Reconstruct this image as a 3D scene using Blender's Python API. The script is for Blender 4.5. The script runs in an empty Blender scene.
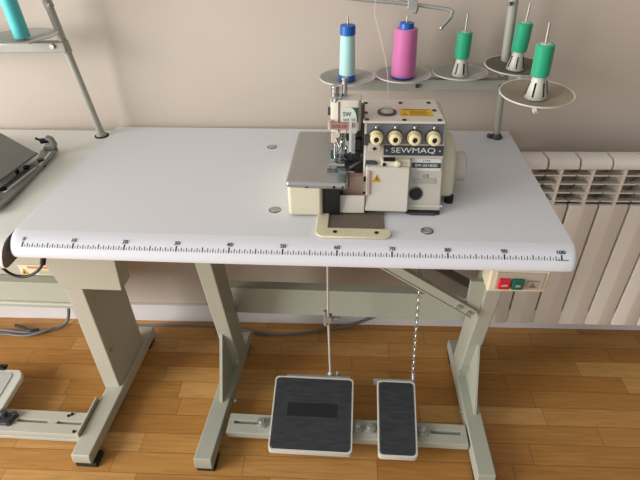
import bpy, bmesh, math, random
from mathutils import Vector, Matrix, Euler
random.seed(4)
SC = bpy.context.scene
COL = SC.collection
TILT = 0.02517                      # the wall, radiator and floor boards run at this small angle to the table


# ---------------------------------------------------------------- materials
def hexc(h):
    h = h.lstrip('#')
    c = [int(h[i:i + 2], 16) / 255 for i in (0, 2, 4)]
    return tuple((v / 12.92 if v <= .04045 else ((v + .055) / 1.055) ** 2.4) for v in c) + (1,)


def mat(name, col, rough=.5, metal=0., noise=0., nscale=60., bump=0., bscale=400., spec=.5, coat=0.,
        trans=0., alpha=1., stretch=(1, 1, 1), sheen=0.):
    m = bpy.data.materials.new(name)
    m.use_nodes = True
    nt = m.node_tree
    b = nt.nodes['Principled BSDF']
    c = hexc(col)
    b.inputs['Base Color'].default_value = c
    b.inputs['Roughness'].default_value = rough
    b.inputs['Metallic'].default_value = metal
    b.inputs['Specular IOR Level'].default_value = spec
    b.inputs['Coat Weight'].default_value = coat
    b.inputs['Transmission Weight'].default_value = trans
    b.inputs['Alpha'].default_value = alpha
    b.inputs['Sheen Weight'].default_value = sheen
    tc = nt.nodes.new('ShaderNodeTexCoord')
    mp = nt.nodes.new('ShaderNodeMapping')
    mp.inputs['Scale'].default_value = stretch
    nt.links.new(tc.outputs['Object'], mp.inputs['Vector'])
    if noise > 0:
        n = nt.nodes.new('ShaderNodeTexNoise')
        n.inputs['Scale'].default_value = nscale
        n.inputs['Detail'].default_value = 4
        nt.links.new(mp.outputs['Vector'], n.inputs['Vector'])
        r = nt.nodes.new('ShaderNodeValToRGB')
        r.color_ramp.elements[0].position = .3
        r.color_ramp.elements[1].position = .7
        r.color_ramp.elements[0].color = tuple(v * (1 - noise) for v in c[:3]) + (1,)
        r.color_ramp.elements[1].color = tuple(min(1, v * (1 + noise)) for v in c[:3]) + (1,)
        nt.links.new(n.outputs['Fac'], r.inputs['Fac'])
        nt.links.new(r.outputs['Color'], b.inputs['Base Color'])
    if bump > 0:
        n2 = nt.nodes.new('ShaderNodeTexNoise')
        n2.inputs['Scale'].default_value = bscale
        n2.inputs['Detail'].default_value = 3
        nt.links.new(mp.outputs['Vector'], n2.inputs['Vector'])
        bp = nt.nodes.new('ShaderNodeBump')
        bp.inputs['Strength'].default_value = bump
        bp.inputs['Distance'].default_value = .001
        nt.links.new(n2.outputs['Fac'], bp.inputs['Height'])
        nt.links.new(bp.outputs['Normal'], b.inputs['Normal'])
    return m


def wave_bump(m, scale, strength, axis='Z'):
    """fine parallel windings (thread) as a bump"""
    nt = m.node_tree
    b = nt.nodes['Principled BSDF']
    tc = nt.nodes.new('ShaderNodeTexCoord')
    w = nt.nodes.new('ShaderNodeTexWave')
    w.bands_direction = axis
    w.inputs['Scale'].default_value = scale
    w.inputs['Distortion'].default_value = 1.5
    w.inputs['Detail'].default_value = 2
    bp = nt.nodes.new('ShaderNodeBump')
    bp.inputs['Strength'].default_value = strength
    bp.inputs['Distance'].default_value = .001
    nt.links.new(tc.outputs['Object'], w.inputs['Vector'])
    nt.links.new(w.outputs['Fac'], bp.inputs['Height'])
    nt.links.new(bp.outputs['Normal'], b.inputs['Normal'])
    return m


def floor_material():
    m = bpy.data.materials.new('oak_parquet')
    m.use_nodes = True
    nt = m.node_tree
    N = nt.nodes.new
    L = nt.links.new
    b = nt.nodes['Principled BSDF']

    def math_(op, a=None, b_=None, c=None):
        n = N('ShaderNodeMath')
        n.operation = op
        for i, v in enumerate((a, b_, c)):
            if v is None:
                continue
            if isinstance(v, (int, float)):
                n.inputs[i].default_value = v
            else:
                L(v, n.inputs[i])
        return n.outputs[0]
    tc = N('ShaderNodeTexCoord')
    sep = N('ShaderNodeSeparateXYZ')
    L(tc.outputs['Object'], sep.inputs[0])
    x, y = sep.outputs[0], sep.outputs[1]
    ry = math_('DIVIDE', math_('ADD', y, 3.0055), .0625)
    row = math_('FLOOR', ry)
    fy = math_('FRACT', ry)
    wn = N('ShaderNodeTexWhiteNoise')
    wn.noise_dimensions = '1D'
    L(row, wn.inputs['W'])
    rx = math_('DIVIDE', math_('ADD', math_('ADD', x, 5.), math_('MULTIPLY', wn.outputs['Value'], .37)), .37)
    colx = math_('FLOOR', rx)
    fx = math_('FRACT', rx)
    cmb = N('ShaderNodeCombineXYZ')
    L(colx, cmb.inputs[0])
    L(row, cmb.inputs[1])
    w2 = N('ShaderNodeTexWhiteNoise')
    w2.noise_dimensions = '2D'
    L(cmb.outputs[0], w2.inputs['Vector'])
    # grain
    add = N('ShaderNodeVectorMath')
    add.operation = 'MULTIPLY_ADD'
    L(w2.outputs['Color'], add.inputs[0])
    add.inputs[1].default_value = (7, 7, 7)
    L(tc.outputs['Object'], add.inputs[2])
    mp = N('ShaderNodeMapping')
    mp.inputs['Scale'].default_value = (3, 42, 1)
    L(add.outputs[0], mp.inputs[0])
    g = N('ShaderNodeTexNoise')
    g.inputs['Scale'].default_value = 3.
    g.inputs['Detail'].default_value = 6
    g.inputs['Distortion'].default_value = .6
    L(mp.outputs[0], g.inputs['Vector'])
    ramp = N('ShaderNodeValToRGB')
    e = ramp.color_ramp.elements
    e[0].position = 0.
    e[0].color = hexc('#aa773c')
    e[1].position = 1.
    e[1].color = hexc('#c4955a')
    mid = e.new(.55)
    mid.color = hexc('#b8874a')
    L(w2.outputs['Value'], ramp.inputs[0])
    gr = N('ShaderNodeMapRange')
    gr.inputs['From Min'].default_value = .3
    gr.inputs['From Max'].default_value = .7
    gr.inputs['To Min'].default_value = .84
    gr.inputs['To Max'].default_value = 1.14
    L(g.outputs['Fac'], gr.inputs['Value'])
    mul = N('ShaderNodeMix')
    mul.data_type = 'RGBA'
    mul.blend_type = 'MULTIPLY'
    mul.inputs['Factor'].default_value = 1
    L(ramp.outputs[0], mul.inputs[6])
    L(gr.outputs[0], mul.inputs[7])
    # joints
    dy = math_('MULTIPLY', math_('MINIMUM', fy, math_('SUBTRACT', 1., fy)), .0625)
    dx = math_('MULTIPLY', math_('MINIMUM', fx, math_('SUBTRACT', 1., fx)), .37)
    d = math_('MINIMUM', dx, dy)
    gap = N('ShaderNodeMapRange')
    gap.inputs['From Min'].default_value = .0004
    gap.inputs['From Max'].default_value = .0013
    gap.inputs['To Min'].default_value = .5
    gap.inputs['To Max'].default_value = 1
    L(d, gap.inputs['Value'])
    mul2 = N('ShaderNodeMix')
    mul2.data_type = 'RGBA'
    mul2.blend_type = 'MULTIPLY'
    mul2.inputs['Factor'].default_value = 1
    L(mul.outputs[2], mul2.inputs[6])
    L(gap.outputs[0], mul2.inputs[7])
    L(mul2.outputs[2], b.inputs['Base Color'])
    bp = N('ShaderNodeBump')
    bp.inputs['Strength'].default_value = .5
    bp.inputs['Distance'].default_value = .001
    L(gap.outputs[0], bp.inputs['Height'])
    L(bp.outputs[0], b.inputs['Normal'])
    b.inputs['Roughness'].default_value = .40
    b.inputs['Specular IOR Level'].default_value = .30
    return m


M = dict(
    wall=mat('wall_paint', '#c6b9ab', .85, noise=.015, nscale=5, bump=.12, bscale=160),
    skirting=mat('skirting_white', '#e2e0e0', .4),
    laminate=mat('light_grey_laminate', '#d9dadc', .5, noise=.02, nscale=900, bump=.10, bscale=900, spec=.35),
    film=mat('white_edge_film', '#e2e3e8', .35, noise=.012, nscale=500, bump=.10, bscale=160, spec=.4),
    board=mat('board_underside', '#8f8b86', .8),
    print=mat('black_print', '#1d1d22', .7),
    nlam=mat('warm_grey_laminate', '#d9d9d2', .45, noise=.015, nscale=300, spec=.35),
    edge=mat('taupe_edge_band', '#7f7a73', .6, noise=.08, nscale=120),
    steel=mat('grey_green_powder_coat', '#adaf9f', .5, noise=.02, nscale=200, bump=.08, bscale=700),
    nsteel=mat('beige_grey_powder_coat', '#b7b4a4', .5, noise=.02, nscale=200, bump=.08, bscale=700),
    standm=mat('grey_beige_stand_paint', '#a5a498', .45, noise=.02, nscale=100),
    disc=mat('grey_plastic_disc', '#a8a6a0', .5, noise=.03, nscale=60),
    dirty=mat('stained_plastic_disc', '#948a76', .6, noise=.10, nscale=25),
    dirty2=mat('darkened_plastic_disc', '#655f50', .6, noise=.12, nscale=30),
    rim=mat('light_disc_rim', '#c9c5bd', .5),
    rubber=mat('black_rubber', '#1c1e20', .75, noise=.1, nscale=90, bump=.3, bscale=300),
    pad=mat('dark_rubber_mat', '#303336', .7, noise=.32, nscale=22, bump=.5, bscale=260, stretch=(1, 6, 1)),
    padin=mat('black_rubber_panel', '#131517', .75, noise=.1, nscale=60),
    pedal=mat('pedal_white_paint', '#cfcdc2', .45, noise=.04, nscale=60),
    cream=mat('cream_machine_paint', '#d6d0b6', .38, noise=.01, coat=.15),
    white=mat('machine_white_paint', '#cdc7b9', .38, noise=.01, coat=.15),
    body=mat('machine_grey_white_paint', '#b9b3a7', .4, noise=.01, coat=.1),
    pinkish=mat('pinkish_plastic', '#c2bab0', .45),
    copper=mat('rose_plastic_cover', '#c2a28f', .35, noise=.03, nscale=90),
    panel=mat('grey_blue_panel', '#77777c', .45, metal=.3, noise=.03),
    knob=mat('ivory_plastic', '#e3d6a8', .35),
    dark=mat('dark_metal', '#24262a', .4, metal=.6),
    gun=mat('gunmetal', '#55585a', .38, metal=.7, noise=.08, nscale=120),
    chrome=mat('polished_chrome', '#c9cacc', .16, metal=1.),
    satin=mat('satin_nickel_plate', '#b3b5b5', .30, metal=.92, noise=.02, nscale=30),
    zinc=mat('zinc_plated_steel', '#b4b4b0', .35, metal=.6, noise=.08, nscale=80),
    black=mat('black_plastic', '#121315', .5),
    labelblk=mat('label_charcoal', '#33383f', .4),
    labelwht=mat('label_silver_white', '#cfd0cd', .4),
    mint=mat('label_pale_green', '#d3ddd0', .45),
    green_ink=mat('label_dark_green', '#2f4a43', .5),
    yellow=mat('warning_yellow', '#d9ac2e', .5),
    orange=mat('warning_orange', '#d58a5a', .5),
    paper=mat('label_cream', '#e3dcc0', .6),
    redlab=mat('label_dusty_red', '#a88075', .5),
    hole=mat('recess_brown', '#6e6254', .7, noise=.05, nscale=40),
    red=mat('red_button_plastic', '#c4202c', .3, coat=.2),
    greenb=mat('green_button_plastic', '#0c5a4a', .3, coat=.2),
    ivory=mat('switch_ivory', '#d8ceb2', .4),
    switchface=mat('switch_face_grey', '#b1a494', .45),
    aqua=wave_bump(mat('aqua_thread', '#b4dfd8', .6, sheen=.3), 160, .25),
    pink=wave_bump(mat('pink_thread', '#cc6aa3', .55, sheen=.3), 160, .25),
    green=wave_bump(mat('green_thread', '#08a074', .55, sheen=.3), 160, .25),
    teal=wave_bump(mat('teal_thread', '#52cccd', .55, sheen=.3), 160, .25),
    blue=mat('blue_spool_plastic', '#1560b4', .35),
    cone=mat('white_plastic_cone', '#c9c7b9', .4),
    rad=mat('radiator_white_enamel', '#e8e1d5', .35, coat=.1),
    radin=mat('radiator_inner_enamel', '#b9bcb2', .5),
    cloth_plate=mat('dark_grey_anodised', '#5f625e', .42, metal=.5, noise=.05, nscale=30),
    arm=mat('grey_cast_metal', '#8b8b84', .42, metal=.5, noise=.06, nscale=60),
    cable=mat('black_cable', '#1b1c1f', .5),
    gcable=mat('grey_cable', '#6f6f70', .55),
    strand=mat('white_thread', '#e4e0da', .8),
    glass=mat('clear_plastic', '#e6eaea', .08, trans=.6, spec=.5, alpha=.45),
)
M['floor'] = floor_material()


# ---------------------------------------------------------------- mesh builder
class MB:
    def __init__(self):
        self.bm = bmesh.new()

    def box(self, a, b, mi=0, rot=None, piv=None):
        a, b = Vector(a), Vector(b)
        c, s = (a + b) / 2, (b - a)
        r = bmesh.ops.create_cube(self.bm, size=1)
        mtx = Matrix.Translation(c) @ Matrix.Diagonal((abs(s.x), abs(s.y), abs(s.z), 1))
        if rot:
            pv = Vector(piv) if piv else c
            mtx = Matrix.Translation(pv) @ Euler(rot).to_matrix().to_4x4() @ Matrix.Translation(-pv) @ mtx
        bmesh.ops.transform(self.bm, matrix=mtx, verts=r['verts'])
        self._mi(r['verts'], mi)
        return self

    def _mi(self, vs, mi):
        for f in {f for v in vs for f in v.link_faces}:
            f.material_index = mi

    def bar(self, p0, p1, w, h, mi=0, up=(0, 0, 1)):
        """rectangular bar from p0 to p1; w across, h along up"""
        p0, p1 = Vector(p0), Vector(p1)
        d = (p1 - p0)
        L = d.length
        d.normalize()
        up = Vector(up)
        s = d.cross(up).normalized()
        u = s.cross(d).normalized()
        mtx = Matrix((( d.x, s.x, u.x, 0), (d.y, s.y, u.y, 0), (d.z, s.z, u.z, 0), (0, 0, 0, 1)))
        r = bmesh.ops.create_cube(self.bm, size=1)
        bmesh.ops.transform(self.bm, matrix=Matrix.Translation((p0 + p1) / 2) @ mtx @ Matrix.Diagonal((L, w, h, 1)), verts=r['verts'])
        self._mi(r['verts'], mi)
        return self

    def cyl(self, p0, p1, r0, r1=None, n=24, mi=0, cap=True):
        p0, p1 = Vector(p0), Vector(p1)
        r1 = r0 if r1 is None else r1
        d = p1 - p0
        q = d.to_track_quat('Z', 'Y').to_matrix().to_4x4()
        r = bmesh.ops.create_cone(self.bm, cap_ends=cap, segments=n, radius1=r0, radius2=r1, depth=d.length)
        bmesh.ops.transform(self.bm, matrix=Matrix.Translation((p0 + p1) / 2) @ q, verts=r['verts'])
        self._mi(r['verts'], mi)
        return self

    def sph(self, c, r, mi=0, s=(1, 1, 1)):
        q = bmesh.ops.create_uvsphere(self.bm, u_segments=16, v_segments=10, radius=r)
        bmesh.ops.transform(self.bm, matrix=Matrix.Translation(c) @ Matrix.Diagonal((*s, 1)), verts=q['verts'])
        self._mi(q['verts'], mi)
        return self

    def lathe(self, prof, origin=(0, 0, 0), axis=(0, 0, 1), n=32, mi=0):
        """prof: list of (r, h)"""
        q = Vector(axis).to_track_quat('Z', 'Y').to_matrix().to_4x4()
        mtx = Matrix.Translation(origin) @ q
        rings = []
        for r, h in prof:
            if r < 1e-6:
                rings.append([self.bm.verts.new(mtx @ Vector((0, 0, h)))])
            else:
                rings.append([self.bm.verts.new(mtx @ Vector((r * math.cos(2 * math.pi * k / n), r * math.sin(2 * math.pi * k / n), h))) for k in range(n)])
        for a, b in zip(rings, rings[1:]):
            for k in range(n):
                k2 = (k + 1) % n
                if len(a) == 1 and len(b) == 1:
                    continue
                if len(a) == 1:
                    f = self.bm.faces.new((a[0], b[k2], b[k]))
                elif len(b) == 1:
                    f = self.bm.faces.new((a[k], a[k2], b[0]))
                else:
                    f = self.bm.faces.new((a[k], a[k2], b[k2], b[k]))
                f.material_index = mi
        return self

    def prism(self, pts, axis, a, b, mi=0):
        """polygon pts in the two other axes (in xyz order), extruded along axis from a to b"""
        def mk(u, v, w):
            return {'x': (w, u, v), 'y': (u, w, v), 'z': (u, v, w)}[axis]
        va = [self.bm.verts.new(mk(u, v, a)) for u, v in pts]
        vb = [self.bm.verts.new(mk(u, v, b)) for u, v in pts]
        fs = [self.bm.faces.new(va), self.bm.faces.new(vb[::-1])]
        n = len(pts)
        for i in range(n):
            fs.append(self.bm.faces.new((va[i], vb[i], vb[(i + 1) % n], va[(i + 1) % n])))
        for f in fs:
            f.material_index = mi
        bmesh.ops.recalc_face_normals(self.bm, faces=fs)
        return self

    def tube(self, pts, r, n=10, mi=0, smooth=0):
        P = [Vector(p) for p in pts]
        for _ in range(smooth):
            Q = [P[0]]
            for a, b in zip(P, P[1:]):
                Q += [a * .75 + b * .25, a * .25 + b * .75]
            Q.append(P[-1])
            P = Q
        rings = []
        prev = None
        for i, p in enumerate(P):
            t = (P[min(i + 1, len(P) - 1)] - P[max(i - 1, 0)]).normalized()
            if prev is None:
                ref = Vector((0, 0, 1)) if abs(t.z) < .9 else Vector((1, 0, 0))
                s = t.cross(ref).normalized()
            else:
                s = (prev - t * prev.dot(t)).normalized()
            prev = s
            u = t.cross(s)
            rings.append([self.bm.verts.new(p + r * (math.cos(2 * math.pi * k / n) * s + math.sin(2 * math.pi * k / n) * u)) for k in range(n)])
        fs = []
        for a, b in zip(rings, rings[1:]):
            for k in range(n):
                fs.append(self.bm.faces.new((a[k], a[(k + 1) % n], b[(k + 1) % n], b[k])))
        fs.append(self.bm.faces.new(rings[0][::-1]))
        fs.append(self.bm.faces.new(rings[-1]))
        for f in fs:
            f.material_index = mi
        bmesh.ops.recalc_face_normals(self.bm, faces=fs)
        return self

    def text(self, s, size, origin, right, up, mi=0, depth=.0003, width=None, bold=0.):
        """lettering, centred on origin, reading along right, top towards up"""
        cu = bpy.data.curves.new('t', 'FONT')
        cu.body = s
        cu.size = size
        cu.extrude = depth / 2
        cu.offset = bold
        cu.align_x = 'CENTER'
        cu.align_y = 'CENTER'
        ob = bpy.data.objects.new('t', cu)
        COL.objects.link(ob)
        dg = bpy.context.evaluated_depsgraph_get()
        dg.update()
        me = bpy.data.meshes.new_from_object(ob.evaluated_get(dg))
        xs = [v.co.x for v in me.vertices] or [0, 1]
        ys = [v.co.y for v in me.vertices] or [0, 1]
        w = max(xs) - min(xs)
        cx, cy = (max(xs) + min(xs)) / 2, (max(ys) + min(ys)) / 2
        sx = width / w if width else 1
        r = Vector(right).normalized()
        n = r.cross(Vector(up)).normalized()
        u = n.cross(r)
        mtx = Matrix.Translation(origin) @ Matrix(((r.x, u.x, n.x, 0), (r.y, u.y, n.y, 0), (r.z, u.z, n.z, 0), (0, 0, 0, 1))) \
            @ Matrix.Diagonal((sx, 1, 1, 1)) @ Matrix.Translation((-cx, -cy, 0))
        me.transform(mtx)
        for p in me.polygons:
            p.material_index = mi
        k = len(self.bm.faces)
        self.bm.from_mesh(me)
        self.bm.faces.ensure_lookup_table()
        for f in self.bm.faces[k:]:
            f.material_index = mi
        bpy.data.objects.remove(ob)
        bpy.data.curves.remove(cu)
        bpy.data.meshes.remove(me)
        return self

    def rotz(self, ang, piv):
        bmesh.ops.transform(self.bm, matrix=Matrix.Translation(piv) @ Matrix.Rotation(ang, 4, 'Z') @ Matrix.Translation(-Vector(piv)), verts=self.bm.verts)
        return self

    def build(self, name, mats, parent=None, bevel=0, seg=2, smooth=True, label=None, kind=None, at=None, sub=0):
        me = bpy.data.meshes.new(name)
        if not isinstance(mats, (list, tuple)):
            mats = [mats]
        for m in mats:
            me.materials.append(M[m] if isinstance(m, str) else m)
        off = Vector((0, 0, 0))
        q = parent
        while q is not None:
            off += q.location
            q = q.parent
        if at is not None:
            off = Vector(at)
        bmesh.ops.translate(self.bm, vec=-off, verts=self.bm.verts)
        self.bm.normal_update()
        self.bm.to_mesh(me)
        self.bm.free()
        o = bpy.data.objects.new(name, me)
        COL.objects.link(o)
        if parent is not None:
            o.parent = parent
        if at is not None:
            o.location = at
        if smooth:
            for p in me.polygons:
                p.use_smooth = True
            me.set_sharp_from_angle(angle=math.radians(38))
        if bevel:
            md = o.modifiers.new('bevel', 'BEVEL')
            md.width = bevel
            md.segments = seg
            md.limit_method = 'ANGLE'
            md.angle_limit = math.radians(38)
            md.harden_normals = True
        if sub:
            md = o.modifiers.new('sub', 'SUBSURF')
            md.levels = md.render_levels = sub
        if label:
            o['label'] = label
        if kind:
            o['kind'] = kind
        return o


def split_build(mb, name, *a, **k):
    """build every separate piece of mb (touching boxes stay together) as its own object"""
    bm = mb.bm
    bm.verts.ensure_lookup_table()
    seen, isl = set(), []
    for v in bm.verts:
        if v in seen:
            continue
        st_, comp = [v], []
        seen.add(v)
        while st_:
            q = st_.pop()
            comp.append(q)
            for e_ in q.link_edges:
                w_ = e_.other_vert(q)
                if w_ not in seen:
                    seen.add(w_)
                    st_.append(w_)
        lo = [min(c.co[i] for c in comp) - 1e-4 for i in range(3)]
        hi = [max(c.co[i] for c in comp) + 1e-4 for i in range(3)]
        isl.append([set(comp), lo, hi])
    i = 0
    while i < len(isl):
        j = i + 1
        hit = False
        while j < len(isl):
            A, B = isl[i], isl[j]
            if all(A[1][k_] <= B[2][k_] and B[1][k_] <= A[2][k_] for k_ in range(3)):
                A[0] |= B[0]
                A[1] = [min(A[1][k_], B[1][k_]) for k_ in range(3)]
                A[2] = [max(A[2][k_], B[2][k_]) for k_ in range(3)]
                isl.pop(j)
                hit = True
            else:
                j += 1
        if not hit:
            i += 1
    out = []
    for comp, _, _ in isl:
        m2 = MB()
        mp = {v: m2.bm.verts.new(v.co) for v in comp}
        for f_ in {f_ for v in comp for f_ in v.link_faces}:
            nf = m2.bm.faces.new([mp[v] for v in f_.verts])
            nf.material_index = f_.material_index
        out.append(m2.build(name, *a, **k))
    bm.free()
    return out


def thing(name, label, cat, loc=(0, 0, 0), group=None):
    o = bpy.data.objects.new(name, None)
    o.empty_display_size = .05
    COL.objects.link(o)
    o.location = loc
    return tag(o, label, cat, group)


def tag(o, label, cat, group=None):
    o['label'] = label
    o['category'] = cat
    if group:
        o['group'] = group
    return o


# ================================================================ THE ROOM
def walla(x):
    return .5972 + TILT * x           # face of the wall


f = MB()
f.box((-2.6, -2.2, -.02), (2.8, 1.0, 0))
fo = f.build('floor', 'floor', kind='structure', smooth=False)
fo.rotation_euler.z = math.atan(TILT)
w = MB()
w.prism([(-2.6, walla(-2.6)), (2.8, walla(2.8)), (2.8, walla(2.8) + .12), (-2.6, walla(-2.6) + .12)], 'z', 0, 2.6)
w.build('wall_back', 'wall', kind='structure', smooth=False)
b = MB()
b.prism([(-2.6, walla(-2.6) - .015), (2.8, walla(2.8) - .015), (2.8, walla(2.8)), (-2.6, walla(-2.6))], 'z', 0, .078)
b.build('baseboard_back', 'skirting', kind='structure', bevel=.003)

# ================================================================ RADIATOR
RX0, RY0 = 1.118, .461
rad = thing('radiator', 'white ribbed aluminium wall radiator behind the right end of the sewing table', 'radiator', (RX0, RY0, .17))


def radiator_section():
    m = MB()
    W = .0373
    # face panel, very slightly folded along its middle
    m.prism([(-W, .003), (-W + .004, 0), (-.003, .0005), (0, -.0004), (.003, .0005), (W - .004, 0), (W, .003), (W, .012), (-W, .012)], 'z', 0, .435)
    # rounded head cover above the grille
    m.prism([(.002, .5405), (.0, .546), (.001, .555), (.005, .562), (.012, .5665), (.05, .566), (.092, .548), (.092, .538), (.05, .556), (.018, .556), (.011, .552), (.010, .5405)], 'x', -W, W)
    # central web and rear body
    m.box((-.004, .006, .0), (.004, .088, .545), 0)
    m.box((-.0399, .006, .0), (.0399, .03, .05), 0)
    m.box((-.028, .086, .02), (.028, .092, .54), 1)
    m.cyl((0, .055, .01), (0, .055, .535), .018, mi=1)
    # louvres across the grille opening
    for k, z in enumerate((.523, .498, .472, .447)):
        m.prism([(.004, z + .001), (.0045, z - .003), (.040, z - .012), (.040, z - .009)], 'x', -W, W, mi=0)
    m.prism([(.012, 0), (.085, .0), (.085, .01), (.012, .01)], 'x', -W, W, 1)
    o = m.build('section', ['rad', 'radin'], rad, bevel=.001, at=(0, 0, 0))
    return o


rsec = radiator_section()
for k in range(-1, 10):
    o = rsec if k == -1 else rsec.copy()
    if k != -1:
        COL.objects.link(o)
        o.parent = rad
    o.location = ((k + .5) * .08, 0, 0)
e = MB()
for k in (-.8, 4.5, 9.2):
    e.box((k * .08 - .01, .085, .5), (k * .08 + .01, .1365, .52))
split_build(e, 'wall_bracket', 'rad', rad, at=(0, 0, 0))
rad.rotation_euler.z = math.atan(TILT)

# ================================================================ THE SEWING TABLE
HT = .76
PROF = [(.065, .76), (.052, .7592), (.042, .7572), (.034, .7537), (.0275, .7492), (.0225, .7435), (.0192, .737), (.0180, .731), (.0190, .727), (.023, .7245), (.03, .7235)]


def bow(x, y):
    k = max(0, min(1, (.075 - y) / .06))
    return y + k * (.0058 * x - .0005 - .0045 * max(0, 1 - ((x - .49) / .56) ** 2))


def table_top(name, x0, x1, yb, prof, zt, zb, mats, parent, bend, cr=.0, film=True):
    """flat top from the nosing to the back edge, nosing swept over the section prof"""
    m = MB()
    N = 48
    xs = [x0 + (x1 - x0) * i / N for i in range(N + 1)]
    if cr:                                           # rounded outer corners
        xs = [x1 - cr * t for t in (0, .12, .3, .6, 1)][::-1]
        lf = [x0 + .022 * t for t in (0, .05, .15, .3, .5, .75)]
        xs = lf + [x0 + .022 + (x1 - cr - x0 - .022) * i / N for i in range(N)] + xs
    sec = [(yb, zb), (yb, zt), (.30, zt)] + prof + [(.06, zb if zb < prof[-1][1] + .001 else prof[-1][1])]
    grid = []
    for x in xs:
        t = max(0, (x - (x1 - cr)) / cr) if cr else 0
        push = cr * (1 - math.sqrt(max(0, 1 - t * t))) * .9
        if cr:
            t = max(0, ((x0 + .022) - x) / .022)
            push += .028 * (1 - math.sqrt(max(0, 1 - t * t)))
        row = []
        for (y, z) in sec:
            yy = bend(x, y) if y < .2 else y
            k = max(0, min(1, (.1 - y) / .1)) if y < .2 else 0
            row.append(m.bm.verts.new((x, yy + push * k, z)))
        grid.append(row)
    n = len(sec)
    fs = []
    for a, b_ in zip(grid, grid[1:]):
        for j in range(n):
            f_ = m.bm.faces.new((a[j], a[(j + 1) % n], b_[(j + 1) % n], b_[j]))
            f_.material_index = 1 if (film and 3 <= j <= 3 + len(prof) - 3) else (2 if j == n - 1 or j == n - 2 else 0)
            fs.append(f_)
    e0 = m.bm.faces.new(grid[0])
    e1 = m.bm.faces.new(grid[-1][::-1])
    e0.material_index = e1.material_index = 3
    bmesh.ops.recalc_face_normals(m.bm, faces=fs + [e0, e1])
    return m.build(name, mats, parent)


tab = thing('sewing_table', 'white industrial sewing table with a centimetre scale printed along its front edge', 'table', (.5, .3, 0))
X0, X1, YB = -.0494, 1.0398, .588
top = table_top('tabletop', X0, X1, YB, PROF, HT, .7235, ['laminate', 'film', 'board', 'edge'], tab, bow, cr=.012)


def on_nose(x, q, lift=.0003):
    """point on the rounded front edge, q metres up the curve from the foot of the scale"""
    pts = [(.0255, .7474), (.0275, .7492), (.034, .7537), (.042, .7572), (.052, .7592), (.065, .76)]
    if q < 0:
        pts = [(.0225, .7435), (.0255, .7474)]
        q += math.hypot(.003, .0039)
    for (ya, za), (y2, z2) in zip(pts, pts[1:]):
        L_ = math.hypot(y2 - ya, z2 - za)
        if q <= L_ or (y2, z2) == pts[-1]:
            t = q / L_
            y, z = ya + t * (y2 - ya), za + t * (z2 - za)
            return Vector((x, bow(x, y) - lift * (z2 - za) / L_, z + lift * (y2 - ya) / L_ + .0001))
        q -= L_


SCALE0, SCALE1 = -.0160, 1.0105
sx_ = lambda c: SCALE0 + (SCALE1 - SCALE0) * c / 100
r = MB()
for c2 in range(201):
    c = c2 / 2
    x = sx_(c)
    h = .0110 if c % 10 == 0 else (.0098 if c % 5 == 0 else (.0082 if c % 1 == 0 else .0055))
    wd = .0013 if c % 10 == 0 else (.0009 if c % 5 == 0 else (.0007 if c % 1 == 0 else .0005))
    ys = [h * i / 4 for i in range(5)]
    for a, b_ in zip(ys, ys[1:]):
        v = [r.bm.verts.new(on_nose(x - wd, a)), r.bm.verts.new(on_nose(x + wd, a)), r.bm.verts.new(on_nose(x + wd, b_)), r.bm.verts.new(on_nose(x - wd, b_))]
        r.bm.faces.new(v)
for c in range(0, 101, 10):
    t_ = MB()
    for dx_ in (-.00018, .00018):
        t_.text(str(c), .0115, (dx_, 0, dx_ * .2), (1, 0, 0), (0, 1, 0))
    for v in t_.bm.verts:
        v.co = on_nose(sx_(c) + v.co.x, .0168 + v.co.y, .0011 + v.co.z)
    tm = bpy.data.meshes.new('digits')
    t_.bm.to_mesh(tm)
    t_.bm.free()
    r.bm.from_mesh(tm)
    bpy.data.meshes.remove(tm)
for i in range(9):                                    # the tiny maker's line after the last mark
    x = sx_(99) + i * .0026
    r.box(on_nose(x, .0003) + Vector((0, -.0003, 0)), on_nose(x + .0017, .0010 + .0006 * (i % 2)) + Vector((0, 0, .0002)))
r.build('measuring_scale', 'print', top, smooth=False)
# chrome screws of the top
for i, (x, y) in enumerate([(.412, .468), (.464, .161), (.773, .097)]):
    s = MB()
    s.lathe([(0, 0), (.0105, 0), (.0105, .0012), (.008, .0026), (.003, .0030), (0, .0024)], (x, y, HT))
    s.lathe([(0, .0001), (.0125, .0001), (.0122, .0008), (0, .0008)], (x, y, HT), mi=1)
    s.build('screw', ['chrome', 'gun'], tab)
# rear brace; the shade under the top is painted into its dark brown
u = MB()
u.bar((.955, .38, .372), (.42, .38, .700), .05, .042)
u.build('rear_brace', mat('shaded_brace_brown', '#6d655a', .6), tab, bevel=.004)


u = MB()
u.box((.178, .040, .712), (.200, .085, .7236))
u.box((.184, .045, .704), (.194, .080, .7125))
u.build('cable_clip', 'nsteel', tab, bevel=.001)


def yf(z):
    return .345 - .2 * z


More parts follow.
